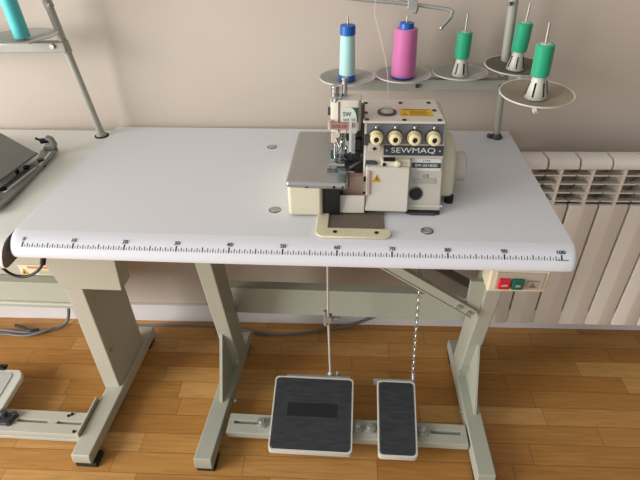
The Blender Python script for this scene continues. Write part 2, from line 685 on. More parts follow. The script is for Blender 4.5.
def make_leg(xa, xb, mirror=False):
    """Z-shaped leg: front-leaning column on a long floor bar with gusset plates"""
    g = bpy.data.objects.new('leg', None)
    g.location = (0, 0, 0)
    COL.objects.link(g)
    g.parent = tab
    D = .088
    c = MB()
    zt, zb = .7232, .045
    c.prism([(yf(zt), zt), (yf(zb), zb), (yf(zb) + D, zb), (yf(zt) + D, zt)], 'x', xa, xb)
    c.build('column', 'steel', g, bevel=.004)
    ft = MB()
    ft.prism([(.008, .022), (.012, .058), (.47, .058), (.496, .05), (.496, .014), (.012, .014)], 'x', xa - .003, xb + .003)
    sk = (lambda y: -.020 + .040 * y) if not mirror else (lambda y: .009 - .024 * y)
    for v in ft.bm.verts:
        v.co.x += sk(v.co.y)
    ft.build('foot_bar', 'steel', g, bevel=.003)
    gs = MB()
    xg = xa + .016 if not mirror else xa + .026
    gs.prism([(yf(.24) - .002, .24), (.195, .06), (.195, .02), (.34, .02), (.34, .24)], 'x', xg - .009 if not mirror else xg, xg if not mirror else xg + .008)
    gs.build('gusset', 'steel', g, bevel=.001)
    bt = MB()
    xs_, sg = ((xb + .003, 1) if not mirror else (xa - .002, -1))
    for y, z in ((.22, .035), (.125, .035), (.30, .12)):
        bt.cyl((xs_ - .003 * sg, y, z), (xs_ + .004 * sg, y, z), .0065, n=6)
    split_build(bt, 'bolt', 'zinc', g)
    rf = MB()
    for y in (.012, .43):
        rf.box((xa - .003 + sk(y + .02), y, 0), (xb + (.006 if y < .1 else .001) + sk(y + .02), y + .055, .0145))
    split_build(rf, 'rubber_foot', 'rubber', g, bevel=.003)
    hp = MB()
    hp.box((xa - .012, .12, .716), (xb + .012, .46, .7234))
    hp.build('top_plate', 'steel', g, bevel=.001)
    return g


make_leg(.237, .280)
make_leg(.962, 1.003, True)
# horizontal rear beam (a folded channel)
bm_ = MB()
bm_.prism([(.395, .336), (.395, .236), (.43, .236), (.43, .241), (.402, .241), (.402, .331), (.43, .331), (.43, .336)], 'x', .258, .985)
bm_.build('rear_beam', 'steel', tab, bevel=.0015)
# floor crossbar, a slotted channel made of two strips
cb = MB()
cb.box((.283, .142, .028), (.96, .165, .052))
cb.box((.283, .102, .028), (.96, .132, .052))
for xa, xb in ((.283, .30), (.38, .86), (.945, .96)):
    cb.box((xa, .13, .0285), (xb, .144, .0515))
cb.build('crossbar', 'steel', tab, bevel=.0015)
for k, (xx, rr) in enumerate(((.381, .014), (.655, .015), (.69, .015), (.839, .014))):
    m = MB()
    m.cyl((xx, .135, .052), (xx, .135, .060), rr, n=24)
    m.cyl((xx, .135, .060), (xx, .135, .070), rr * .62, n=6)
    m.box((xx - .012, .120, .052), (xx + .012, .150, .056))
    m.build('clamp_bolt', 'zinc', tab, bevel=.0008)
# diagonal brace from the right-hand column up under the top
br = MB()
br.bar((.945, .262, .394), (.452, .262, .7195), .018, .031, up=(0, 0, 1))
br.bar((.940, .252, .384), (.452, .252, .7065), .003, .004, up=(0, 0, 1))
br.build('brace', 'steel', tab, bevel=.002)
for q in ((.902, .424), (.930, .404)):
    m = MB()
    m.cyl((q[0], .254, q[1]), (q[0], .247, q[1]), .0065, n=6)
    m.build('brace_bolt', 'zinc', tab)
jp = MB()
jp.box((.925, .262, .40), (.962, .274, .50))
jp.build('brace_tab', 'steel', tab, bevel=.001)

# ---- switch under the table
SWX = .006
sw = thing('switch_box', 'ivory power switch box with red and green buttons under the right end of the table', 'switch', (.935, .03, .675))
m = MB()
m.prism([(.888, .670), (.996, .673), (.998, .7233), (.888, .7233)], 'y', .026, .075)
m.build('housing', 'ivory', sw, bevel=.004, seg=3)
m = MB()
m.box((.900, .0235, .680), (.988, .0268, .720))
m.build('faceplate', 'switchface', sw, bevel=.001)
for nm, xa, mt, tx in (('red_button', .9045, 'red', 'OFF'), ('green_button', .9290, 'greenb', 'ON')):
    m = MB()
    m.box((xa, .0165, .684), (xa + .0215, .026, .7075))
    o = m.build(nm, mt, sw, bevel=.0025, seg=3)
    m = MB()
    m.text(tx, .0065, (xa + .0107, .01635, .6945), (1, 0, 0), (0, 0, 1), width=.012 if tx == 'OFF' else .009, bold=.0001)
    m.build('lettering', 'labelwht', o, smooth=False)
m = MB()
m.box((.958, .0232, .684), (.980, .0236, .7055), 0)
m.box((.960, .0228, .701), (.978, .0233, .7028), 1)
m.prism([(.962, .686), (.968, .698), (.971, .694), (.976, .6865)], 'y', .0228, .0233, 1)
m.build('rating_label', [mat('rating_grey', '#a79b8c', .5), mat('rating_ink', '#6f665c', .6)], sw, smooth=False)

# ================================================================ PEDALS


def pedal(name, label, xb0, xb1, xf0, xf1, extra):
    t = thing(name, label, 'pedal', ((xf0 + xf1) / 2, .135, .055))
    zb, zf = .106, .060
    yb_, yf_ = .266, .050
    # tilted tray, rounded corners
    def pt(u, v, h):
        xl = xf0 + (xb0 - xf0) * v
        xr = xf1 + (xb1 - xf1) * v
        return Vector((xl + (xr - xl) * u, yf_ + (yb_ - yf_) * v, zf + (zb - zf) * v + h))
    W = (xf1 - xf0)
    cu, cv = .010 / W, .010 / .21
    ring = []
    for (cx, cy, a0) in ((1 - cu, 1 - cv, 0), (cu, 1 - cv, 90), (cu, cv, 180), (1 - cu, cv, 270)):
        for k in range(4):
            a = math.radians(a0 + 30 * k)
            ring.append((cx + cu * math.cos(a), cy + cv * math.sin(a)))
    fr = MB()
    va = [fr.bm.verts.new(pt(u, v, -.016)) for u, v in ring]
    vb = [fr.bm.verts.new(pt(u, v, 0)) for u, v in ring]
    s = lambda q, k: .5 + (q - .5) * k
    ku, kv = 1 - 2 * .0045 / W, 1 - 2 * .0045 / .21
    vc = [fr.bm.verts.new(pt(s(u, ku), s(v, kv), 0)) for u, v in ring]
    vd = [fr.bm.verts.new(pt(s(u, ku), s(v, kv), -.004)) for u, v in ring]
    n = len(ring)
    for A, B in ((va, vb), (vb, vc), (vc, vd)):
        for i in range(n):
            fr.bm.faces.new((A[i], A[(i + 1) % n], B[(i + 1) % n], B[i]))
    fr.bm.faces.new(va[::-1])
    fr.bm.faces.new(vd)
    bmesh.ops.recalc_face_normals(fr.bm, faces=fr.bm.faces)
    fr.build('frame', 'pedal', t, bevel=.0012)
    pd = MB()
    k2u, k2v = 1 - 2 * .0065 / W, 1 - 2 * .0065 / .21
    p0 = [pd.bm.verts.new(pt(s(u, k2u), s(v, k2v), -.0038)) for u, v in ring]
    p1 = [pd.bm.verts.new(pt(s(u, k2u), s(v, k2v), .0012)) for u, v in ring]
    for i in range(n):
        pd.bm.faces.new((p0[i], p0[(i + 1) % n], p1[(i + 1) % n], p1[i]))
    pd.bm.faces.new(p1)
    pd.bm.faces.new(p0[::-1])
    bmesh.ops.recalc_face_normals(pd.bm, faces=pd.bm.faces)
    po = pd.build('rubber_mat', 'pad', t)
    # hinge under the pedal and the drive plate at its rear edge
    hg = MB()
    for u in (.2, .8):
        a = pt(u, .36, -.016)
        hg.box((a.x - .008, .120, .0535), (a.x + .008, .148, a.z + .004))
    split_build(hg, 'hinge', 'zinc', t, bevel=.001)
    extra(t, pt, po)
    return t


def big_extra(t, pt, po):
    m = MB()
    q = [pt(.19, .44, .0013), pt(.80, .44, .0013), pt(.80, .62, .0013), pt(.19, .62, .0013)]
    vb = [m.bm.verts.new(p) for p in q]
    vt = [m.bm.verts.new(p + Vector((0, 0, .0008))) for p in q]
    m.bm.faces.new(vt)
    for i in range(4):
        m.bm.faces.new((vb[i], vb[(i + 1) % 4], vt[(i + 1) % 4], vt[i]))
    m.build('black_panel', 'padin', po, smooth=False)
    m = MB()
    m.box((.44, .2655, .083), (.63, .272, .108))
    m.box((.555, .271, .094), (.60, .288, .099))
    m.cyl((.592, .28, .093), (.592, .28, .118), .005, n=10)
    split_build(m, 'rear_bracket', 'zinc', t, bevel=.0008)
    m = MB()
    m.cyl((.570, .283, .099), (.5655, .285, .335), .0035, n=12)
    m.sph((.570, .283, .104), .008)
    m.cyl((.5655, .281, .335), (.5655, .281, .716), .0030, n=12)
    m.build('pull_rod', mat('pull_rod_steel', '#c4c1b8', .4, metal=.1), t)
    m = MB()
    m.box((.555, .273, .325), (.576, .293, .345))
    m.cyl((.558, .283, .31), (.558, .283, .362), .006)
    m.cyl((.576, .283, .335), (.592, .283, .335), .0075, n=6)
    m.cyl((.592, .283, .335), (.598, .283, .335), .0045)
    m.build('rod_clamp', 'zinc', t, bevel=.001)


def small_extra(t, pt, po):
    m = MB()
    m.box((.70, .2655, .083), (.815, .272, .107))
    m.cyl((.818, .268, .09), (.818, .285, .116), .0055, n=10)
    split_build(m, 'rear_bracket', 'zinc', t, bevel=.0008)
    m = MB()                                       # hanging link chain
    z = .112
    k = 0
    while z < .712:
        x = .8160 - (z - .112) * .040
        pts = []
        for a in range(9):
            th = 2 * math.pi * a / 8
            u = math.cos(th) * .0040
            v = math.sin(th) * .0085
            pts.append((x + (u if k % 2 else 0), .283 + (0 if k % 2 else u), z + v))
        m.tube(pts, .0016, n=5)
        z += .0135
        k += 1
    m.build('chain', 'zinc', t)


pedal('foot_pedal', 'wide square foot pedal with a dark rubber mat on the left of the crossbar', .406, .641, .411, .641, big_extra)
pedal('foot_pedal', 'narrow upright foot pedal hung on a chain, right of the wide square pedal', .710, .822, .711, .817, small_extra)

# ================================================================ THE OVERLOCK MACHINE
mc = thing('overlock_sewing_machine', 'cream four-thread overlock machine standing on the white table', 'sewing machine', (.66, .26, .76))
m = MB()
m.prism([(.161, .766), (.1965, .866), (.200, .894), (.213, .935), (.33, .935), (.355, .915), (.372, .88), (.372, .772)], 'x', .646, .8055)
body = m.build('body', 'body', mc, bevel=.004, seg=3)
m = MB()                                           # top cover plate
m.prism([(.643, .204), (.801, .204), (.793, .325), (.640, .325)], 'z', .9352, .9405)
m.build('top_cover', 'white', mc, bevel=.0015)
m = MB()
for x, y in [(.648, .300), (.72, .302), (.778, .304), (.785, .261), (.790, .211), (.722, .210), (.650, .210), (.648, .246)]:
    m.cyl((x, y, .9402), (x, y, .9422), .0042, n=12)
split_build(m, 'cover_screw', 'dark', mc)
m = MB()                                           # thread cup with clear dome
m.lathe([(.0, .0), (.018, 0), (.019, .001), (.019, .0035), (.015, .0042), (.0135, .002), (0, .002)], (.690, .248, .9404))
m.lathe([(0, .0022), (.0128, .0022), (.0128, .0030), (0, .0030)], (.690, .248, .9404), mi=1)
m.build('oil_sight', ['gun', 'body'], mc)
m = MB()
m.lathe([(.0130, .0), (.0128, .004), (.0095, .008), (.005, .0098), (0, .0102)], (.690, .248, .9425), n=24)
m.build('oil_sight_dome', 'glass', mc)
m = MB()
m.box((.715, .229, .9403), (.780, .270, .9408), 0)
m.box((.722, .262, .9407), (.773, .266, .9410), 1)
for k in range(4):
    m.box((.735 + .0 * k, .235 + k * .006, .9407), (.774 - .006 * (k % 2), .2375 + k * .006, .9410), 1)
m.prism([(.719, .236), (.731, .236), (.725, .249)], 'z', .9407, .9410, 1)
m.prism([(.7222, .2375), (.7278, .2375), (.725, .2445)], 'z', .9409, .9412, 0)
m.build('warning_label', ['yellow', mat('label_brown_ink', '#7a5a1c', .6)], mc, smooth=False)
# tension panel and knobs
nrm = Vector((0, -.953, .302))
upv = Vector((0, .302, .953))
m = MB()
a, b_ = Vector((0, .2003, .8955)), Vector((0, .2118, .9335))
m.prism([(a.y - .0015, a.z), (b_.y - .0015, b_.z), (b_.y + .002, b_.z), (a.y + .002, a.z)], 'x', .650, .799)
m.build('tension_panel', 'panel', mc, bevel=.0006)
axis = Vector((0.02, -.985, .17)).normalized()
for k, x in enumerate((.669, .7055, .7425, .7795)):
    g = MB()
    base = Vector((x, .2045, .9085))
    g.lathe([(0, 0), (.0155, 0), (.0160, .003), (.0155, .006), (.0, .006)], base, axis, mi=1)
    g.lathe([(0, .006), (.0138, .006), (.0141, .009), (.0134, .0115), (.0112, .0120), (.0112, .014), (.0122, .0155), (.0116, .024), (.0098, .0285), (.0058, .0295), (.0050, .0270), (0, .0265)], base, axis)
    g.lathe([(0, .0268), (.0046, .0270), (.0046, .0274), (0, .0276)], base, axis, mi=2)
    kb = g.build('tension_knob', ['knob', 'gun', 'black'], mc)
    g = MB()
    q = Vector((x, .2075, .9275))
    g.cyl(q, q + Vector((0, -.010, .003)), .0024, n=10)
    g.sph(q + Vector((0, -.011, .0034)), .0033)
    g.cyl((x - .006, .2085, .929), (x + .006, .2085, .929), .0015, n=8)
    g.build('thread_stud', 'chrome', mc)
# name plates
sl = Vector((0, .0035, .028)).normalized()
m = MB()
m.prism([(.1953, .8728), (.1980, .8925), (.1995, .8925), (.1973, .8728)], 'x', .685, .802)
m.build('name_plate', 'labelblk', mc, bevel=.0005)
m = MB()
o_ = Vector((.743, .1962, .8828))
m.text('SEWMAQ', .0150, o_, (1, 0, 0), (0, .14, .99), width=.086, bold=.0)
m.text('.', .018, o_ + Vector((-.052, 0, 0)), (1, 0, 0), (0, .14, .99), bold=.0004)
m.text('.', .018, o_ + Vector((.052, 0, 0)), (1, 0, 0), (0, .14, .99), bold=.0004)
m.build('brand_lettering', 'labelwht', mc, smooth=False)
# slope of the lower face
du = Vector((0, .0315, .094)).normalized()
nn = Vector((0, -.094, .0315)).normalized()


def face(x, z, out=0.):
    return Vector((x, .161 + (z - .766) * .355, z)) + nn * (out + .0001)


def slab(mb, x0, x1, z0, z1, th, mi=0, base=0.):
    vs = []
    for o2 in (base, base + th):
        for (x, z) in ((x0, z0), (x1, z0), (x1, z1), (x0, z1)):
            vs.append(mb.bm.verts.new(face(x, z, o2)))
    fs = [mb.bm.faces.new([vs[i] for i in q]) for q in ((0, 1, 2, 3), (7, 6, 5, 4), (0, 4, 5, 1), (1, 5, 6, 2), (2, 6, 7, 3), (3, 7, 4, 0))]
    for f_ in fs:
        f_.material_index = mi
    bmesh.ops.recalc_face_normals(mb.bm, faces=fs)


m = MB()
slab(m, .742, .800, .8435, .8655, .0012)
slab(m, .7425, .7995, .8488, .8585, .0006, 1, .0012)
m.text('SW-3314DD', .0078, face(.771, .8537, .0019), (1, 0, 0), du, mi=0, width=.044, bold=.0001)
m.text('TYPE', .0045, face(.771, .8620, .0013), (1, 0, 0), du, mi=1, width=.016)
m.box(face(.7435, .8455, .0013), face(.752, .8462, .0015), 1)
m.build('type_plate', ['labelwht', 'labelblk'], mc, smooth=False)
m = MB()
m.text('CE', .0085, face(.772, .8335, .0004), (1, 0, 0), du, width=.011)
m.build('ce_mark', 'labelblk', mc, smooth=False)
m = MB()
slab(m, .745, .792, .819, .829, .0010)
m.build('slot_cover', mat('slot_shade_paint', '#a49d92', .45), mc, bevel=.0008)
m = MB()
m.lathe([(0, -.002), (.0135, -.002), (.0135, .0015), (.0105, .003), (.0095, .001), (0, .001)], face(.7535, .7995), nn, mi=0)
m.lathe([(0, .0012), (.0092, .0012), (.008, .0024), (0, .0028)], face(.7535, .7995), nn, mi=1)
m.build('oil_window', ['gun', 'black'], mc)
m = MB()
slab(m, .744, .808, .7745, .7775, .0015)
m.build('lower_seam', 'white', mc)
# front looper cover
m = MB()
m.prism([(.1485, .770), (.1500, .7735), (.1745, .853), (.178, .856), (.20, .856), (.185, .770)], 'x', .652, .7375)
m.build('looper_cover', 'white', mc, bevel=.0025, seg=3)
m = MB()
m.prism([(.1480, .765), (.1535, .803), (.157, .803), (.157, .765)], 'x', .600, .6508)
m.build('lower_cover', 'white', mc, bevel=.0015)
lc = lambda x, z, o2=0.: Vector((x, .150 + (z - .7735) * .308 - o2, z))
m = MB()
m.prism([(.664, .828), (.682, .828), (.673, .8435)], 'y', -.0006, 0, 0)
m.prism([(.6672, .8298), (.6788, .8298), (.673, .8395)], 'y', -.0010, -.0005, 1)
m.prism([(.6688, .8306), (.6772, .8306), (.673, .8376)], 'y', -.0013, -.0009, 0)
m.box((.6722, -.0016, .8318), (.6738, -.0012, .8358), 1)
for v in m.bm.verts:
    v.co.y += lc(0, v.co.z).y
m.build('hazard_triangle', ['yellow', 'black'], mc, smooth=False)
m = MB()                                            # hinge strip at the cover's left edge
m.prism([(.1555, .803), (.1700, .850), (.176, .850), (.163, .803)], 'x', .6535, .6600)
m.build('cover_hinge', 'copper', mc, bevel=.001)
m = MB()
m.prism([(.165, .770), (.186, .828), (.204, .828), (.190, .770)], 'x', .606, .6525)
m.build('rose_guard', 'copper', mc, bevel=.001)
m = MB()
m.cyl((.6505, .187, .828), (.6505, .176, .826), .0035, n=10)
m.cyl((.6505, .183, .800), (.6505, .172, .798), .0035, n=10)
split_build(m, 'guard_screw', 'dark', mc)
# thread guide strip under the name plate
m = MB()
m.prism([(.181, .852), (.1865, .868), (.20, .868), (.20, .852)], 'x', .681, .7385)
gst = m.build('guide_strip', 'cream', mc, bevel=.001)
m = MB()
m.cyl((.687, .186, .8590), (.687, .1805, .8575), .0035, n=12)
m.box((.685, .180, .8665), (.708, .189, .872))
split_build(m, 'strip_hardware', 'dark', mc, bevel=.0008)
m = MB()
m.lathe([(0, 0), (.0065, 0), (.007, .003), (.0055, .010), (.004, .0125), (0, .013)], (.714, .185, .861), (0, -.9, .25))
m.build('release_knob', 'cream', mc)
m = MB()
m.box((.655, .178, .8885), (.678, .197, .9020), 0)
m.cyl((.666, .179, .895), (.666, .1755, .895), .0032, n=10, mi=1)
m.box((.646, .188, .896), (.656, .199, .916), 2)
m.build('side_bracket', ['body', 'dark', 'gun'], mc, bevel=.001)
# right end housing and pulley cover
m = MB()
m.prism([(.200, .774), (.212, .850), (.24, .876), (.30, .880), (.34, .86), (.352, .82), (.352, .774)], 'x', .796, .8355)
m.prism([(.205, .80), (.220, .880), (.25, .905), (.30, .908), (.34, .88), (.345, .80)], 'x', .790, .815)
m.build('end_housing', 'cream', mc, bevel=.011, seg=4)
m = MB()
m.cyl((.830, .262, .818), (.862, .262, .818), .031, n=40)
m.build('pulley_cover', 'pinkish', mc, bevel=.004, seg=3)
m = MB()
m.box((.735, .156, .7605), (.804, .36, .7665), 0)
m.box((.742, .1515, .7605), (.795, .157, .7655), 1)
m.box((.655, .165, .762), (.735, .34, .7715), 0)
m.box((.57, .16, .7605), (.655, .36, .771), 0)
split_build(m, 'base_frame', ['black', 'gun'], mc, bevel=.0015)
for x, y in ((.829, .21), (.829, .335), (.505, .155), (.53, .155), (.553, .155), (.505, .36), (.555, .36)):
    m = MB()
    m.cyl((x, y, .7602), (x, y, .775), .0075 if x < .8 else .0095, n=16)
    split_build(m, 'rubber_foot', 'rubber', mc)
# left bed block with its satin cloth plate
m = MB()
m.prism([(.4965, .136), (.4965, .382), (.600, .382), (.600, .22), (.5665, .22), (.5665, .136)], 'z', .762, .831)
m.build('bed_block', 'cream', mc, bevel=.008, seg=4)
m = MB()
m.prism([(.5668, .144), (.600, .144), (.600, .219), (.5668, .219)], 'z', .7625, .830, 0)
m.build('looper_recess', 'black', mc, smooth=False)
m = MB()
for q in ((.575, .148, .800), (.588, .146, .812), (.597, .150, .822)):
    m.box(q, (q[0] + .018, q[1] + .02, q[2] + .010))
m.box((.600, .165, .815), (.618, .2, .83))
split_build(m, 'looper_arm', 'dark', mc, bevel=.001)
m = MB()
m.prism([(.4935, .136), (.617, .130), (.617, .205), (.660, .26), (.660, .386), (.4935, .386)], 'z', .826, .8415)
m.build('cloth_plate', 'satin', mc, bevel=.0074, seg=6)
m = MB()
for x, z in ((.590, .834), (.607, .834), (.536, .830)):
    m.cyl((x, .1345 + (.002 if x < .55 else 0), z), (x, .1305 + (.006 if x < .55 else 0), z), .0028 if x > .55 else .0042, n=10)
split_build(m, 'plate_screw', 'dark', mc)
m = MB()
m.box((.571, .170, .8412), (.596, .196, .8432), 0)
for k in range(5):
    m.box((.573, .173 + k * .0045, .8431), (.594, .1748 + k * .0045, .8437), 1)
m.box((.597, .178, .8412), (.628, .186, .845), 0)
m.build('throat_plate', ['chrome', 'gun'], mc, bevel=.0005)
# needle head
m = MB()
m.prism([(.579, .216), (.594, .208), (.634, .208), (.639, .215), (.639, .246), (.579, .246)], 'z', .912, .979)
m.build('needle_head', 'white', mc, bevel=.003, seg=3)
m = MB()
m.box((.5945, .2065, .915), (.5962, .212, .977))
m.build('head_seam', 'gun', mc)
m = MB()
m.box((.6005, .2062, .935), (.6335, .2079, .966), 0)
pts = [(.6335, .966), (.6335, .937)] + [(.6335 - .0095 * math.sin(math.radians(a)) - .0005, .937 + .029 * (1 - math.cos(math.radians(a)))) for a in (10, 25, 40, 60, 80)][::1]
pts = [(.6180, .966)] + [(.6180 + .013 * math.sin(math.radians(a)), .966 - .029 * (1 - math.cos(math.radians(a)))) for a in (15, 30, 45, 60, 75, 90)] + [(.6338, .937), (.6338, .966)]
m.prism(pts, 'y', .2056, .2063, 1)
m.text('SW', .0125, (.6118, .2060, .9530), (1, 0, 0), (0, 0, 1), mi=1, width=.016, bold=.0001)
m.text('SERIES', .0065, (.6155, .2060, .9415), (1, 0, 0), (0, 0, 1), mi=1, width=.023)
m.build('series_label', ['mint', 'green_ink'], mc, smooth=False)
m = MB()
m.box((.5785, .2005, .9235), (.6165, .2065, .9370), 0)
m.text('COR DE', .0085, (.597, .2003, .9303), (1, 0, 0), (0, 0, 1), mi=1, width=.029, bold=.0001)
m.box((.5745, .2005, .9225), (.5785, .214, .9385), 2)
m.build('thread_guide_label', ['redlab', mat('faded_red_ink', '#7c4a44', .6), 'cream'], mc, smooth=False)
m = MB()
m.cyl((.5875, .232, .977), (.5875, .232, 1.000), .0082, n=24)
m.build('adjuster_post', 'chrome', mc, bevel=.0015)
m = MB()
m.cyl((.6055, .236, .977), (.6055, .236, 1.012), .0058, n=24)
m.cyl((.6055, .236, 1.010), (.6055, .236, 1.014), .0066, n=24)
m.build('presser_post', 'chrome', mc, bevel=.001)
m = MB()
m.box((.580, .213, .974), (.600, .232, .9835))
m.sph((.589, .212, .978), .0045)
m.build('post_bracket', 'zinc', mc, bevel=.001)
m = MB()
m.cyl((.5795, .23, .950), (.5735, .23, .950), .008, n=16)
m.build('side_screw', 'gun', mc)
m = MB()                                            # neck joining head and body
m.box((.620, .230, .86), (.647, .325, .938), 0)
m.box((.6385, .216, .930), (.6455, .230, .968), 1)
m.build('neck', ['body', 'gun'], mc, bevel=.002)
m = MB()
m.prism([(.580, .901), (.580, .913), (.598, .913), (.598, .906), (.588, .890), (.580, .892)], 'y', .209, .225)
m.build('head_lip', 'white', mc, bevel=.001)
# the needle mechanism
m = MB()
m.cyl((.5885, .222, .845), (.5885, .222, .915), .0032, n=12)
m.cyl((.5885, .222, .858), (.5885, .222, .872), .0048, n=12)
m.cyl((.6005, .219, .872), (.6005, .219, .915), .0042, n=14)
m.cyl((.6005, .219, .845), (.6005, .219, .874), .0012, n=8)
m.cyl((.6045, .220, .845), (.6045, .220, .874), .0012, n=8)
m.build('needle_bar', 'chrome', mc)
m = MB()
m.box((.594, .212, .866), (.609, .226, .880))
m.cyl((.602, .213, .873), (.602, .206, .873), .0035, n=8)
m.build('needle_clamp', 'zinc', mc, bevel=.0012)
m = MB()
m.box((.609, .220, .858), (.636, .236, .912), 0)
m.box((.583, .228, .846), (.612, .245, .866), 0)
m.box((.6395, .222, .862), (.6465, .24, .928), 0)
m.box((.610, .226, .843), (.628, .262, .858), 0)
split_build(m, 'mechanism_housing', 'gun', mc, bevel=.002)
m = MB()
m.box((.6285, .207, .871), (.640, .222, .900), 0)
m.box((.622, .202, .858), (.640, .222, .8765), 1)
m.box((.6265, .2012, .863), (.635, .2025, .871), 0)
m.box((.630, .208, .905), (.6385, .222, .918), 0)
split_build(m, 'upper_looper_block', ['black', 'dark'], mc, bevel=.001)
m = MB()
m.prism([(.199, .8465), (.203, .850), (.232, .855), (.232, .848), (.199, .8435)], 'x', .578, .608)
m.prism([(.190, .8435), (.196, .8445), (.203, .850), (.203, .8450)], 'x', .582, .592)
m.box((.5955, .216, .850), (.603, .226, .867))
split_build(m, 'presser_foot', 'chrome', mc, bevel=.0008)
m = MB()
m.prism([(.188, .853), (.186, .861), (.198, .862), (.208, .858), (.208, .850), (.190, .848)], 'x', .650, .668)
m.cyl((.668, .186, .8545), (.668, .200, .8545), .0068, n=20)
m.build('tension_lever', 'gun', mc, bevel=.0015)
m = MB()
m.prism([(.187, .882), (.199, .948), (.2005, .948), (.1885, .882)], 'x', .6165, .6215)
m.build('eye_guard_bar', mat('frosted_plastic', '#c3c3c0', .3), mc, bevel=.0005)
m = MB()
m.prism([(.1845, .880), (.196, .930), (.1972, .930), (.1857, .880)], 'x', .6215, .6285)
m.build('eye_guard', 'glass', mc, bevel=.0003)
m = MB()
m.tube([(.6005, .217, .90), (.604, .198, .882), (.600, .205, .862), (.602, .215, .848)], .0008, n=6, smooth=2)
m.tube([(.612, .205, .922), (.606, .200, .895), (.591, .206, .868), (.589, .214, .848)], .0008, n=6, smooth=2)
split_build(m, 'machine_thread', mat('dark_green_thread', '#1e5a4a', .7), mc)
m = MB()
m.box((.578, .222, .845), (.584, .240, .862))
m.box((.584, .235, .845), (.590, .25, .870))
split_build(m, 'edge_guide', mat('deep_green_plastic', '#24584a', .5), mc, bevel=.001)
m = MB()
for a_, b2 in (((.590, .2075, .903), (.597, .204, .886)), ((.608, .2075, .905), (.611, .203, .884)), ((.614, .208, .897), (.614, .205, .872))):
    m.bar(a_, b2, .0035, .002)
m.sph((.603, .2055, .896), .004)
m.sph((.611, .203, .8835), .003)
split_build(m, 'thread_takeup', 'chrome', mc)
# flap below the machine: cream frame round a brown chute plate
ch = thing('chip_chute_frame', 'cream L-shaped frame round a brown plate, lying on the table before the machine', 'chute', (.63, .11, .76))
m = MB()
m.prism([(.556, .147), (.556, .078), (.560, .069), (.569, .063), (.690, .063), (.699, .067), (.702, .075), (.702, .088), (.6905, .0925), (.5795, .0925), (.5795, .147)], 'z', .7604, .7655)
m.build('frame', mat('aged_cream_paint', '#d8d0ae', .45, noise=.03, nscale=60), ch, bevel=.0015)
m = MB()
m.box((.5798, .0928, .7603), (.6905, .158, .7625))
m.build('plate', 'hole', ch)
m = MB()
for x in (.594, .674):
    m.cyl((x, .078, .7652), (x, .078, .7664), .0042, n=14)
split_build(m, 'frame_screw', 'dark', ch)

# ================================================================ THREAD STAND
st = thing('thread_stand', 'grey-beige thread stand with five round trays, clamped to the back of the white table', 'thread stand', (.998, .545, .76))
m = MB()
m.lathe([(0, 0), (.016, 0), (.016, .004), (.012, .008), (.010, .012), (0, .012)], (.998, .545, .76))
m.cyl((.985, .543, .763), (.975, .541, .768), .006, n=6)
m.build('base_nut', 'gun', st)
m = MB()
m.cyl((.998, .545, .765), (.986, .545, .925), .0082, n=20)
m.cyl((.986, .545, .915), (.954, .545, 1.55), .0108, n=24)
m.build('pole', 'standm', st)
m = MB()
m.box((.560, .512, .8945), (1.008, .5345, .922))
m.build('crossbar', 'standm', st, bevel=.003)
m = MB()
for x in (.975, .775):
    m.cyl((x, .513, .908), (x, .506, .908), .005, n=6)
m.cyl((.970, .534, 1.088), (.962, .526, 1.088), .0045, n=8)
split_build(m, 'bolt', 'gun', st)
m = MB()
m.tube([(1.0, .53, .917), (.999, .49, .943), (.988, .40, .958), (.965, .222, .965)], .0065, smooth=2)
m.cyl((.966, .236, .962), (.966, .236, .979), .008)
m.build('side_arm', 'standm', st)


def tray(loc, rad_, m1, parent, name='spool_tray', tilt=(0, 0, 0)):
    t = MB()
    R = rad_
    t.lathe([(0, 0), (.024, 0), (.027, .002), (R * .8, .0075), (R - .003, .0105)], (0, 0, 0), n=48, mi=0)
    t.lathe([(R - .003, .0105), (R, .0110), (R + .0002, .0085), (R - .003, .0078), (R * .8, .0050), (.027, -.0008), (.024, -.003), (0, -.003)], (0, 0, 0), n=48, mi=1)
    bmesh.ops.remove_doubles(t.bm, verts=t.bm.verts, dist=1e-6)
    bmesh.ops.rotate(t.bm, cent=(0, 0, 0), matrix=Euler(tilt).to_matrix(), verts=t.bm.verts)
    bmesh.ops.translate(t.bm, vec=loc, verts=t.bm.verts)
    bmesh.ops.recalc_face_normals(t.bm, faces=t.bm.faces)
    return t.build(name, [m1, 'rim'], parent)


def pin(loc, h, parent, lean=(0, 0)):
    t = MB()
    x, y, z = loc
    t.cyl((x, y, z - .006), (x + lean[0], y + lean[1], z + h), .0022, n=12)
    return t.build('spindle', 'zinc', parent)


def cone(loc, parent, lean=(0, 0)):
    t = MB()
    x, y, z = loc
    ax = Vector((lean[0], lean[1], 1))
    t.lathe([(0, 0), (.0200, 0), (.0195, .004), (.0115, .041), (.0085, .065), (0, .065)], loc, ax, n=28)
    for k in range(6):                         # dark slots down the cone
        a = math.radians(60 * k - 70)
        c_, s_ = math.cos(a), math.sin(a)
        rot = ax.to_track_quat('Z', 'Y').to_matrix() if lean != (0, 0) else Matrix.Identity(3)
        p0 = Vector(loc) + rot @ Vector((.0187 * c_, .0187 * s_, .006))
        p1 = Vector(loc) + rot @ Vector((.0138 * c_, .0138 * s_, .031))
        t.bar(p0, p1, .0036, .0022, mi=1, up=(c_, s_, 0))
    return t.build('spool_cone', ['cone', 'dark'], parent)


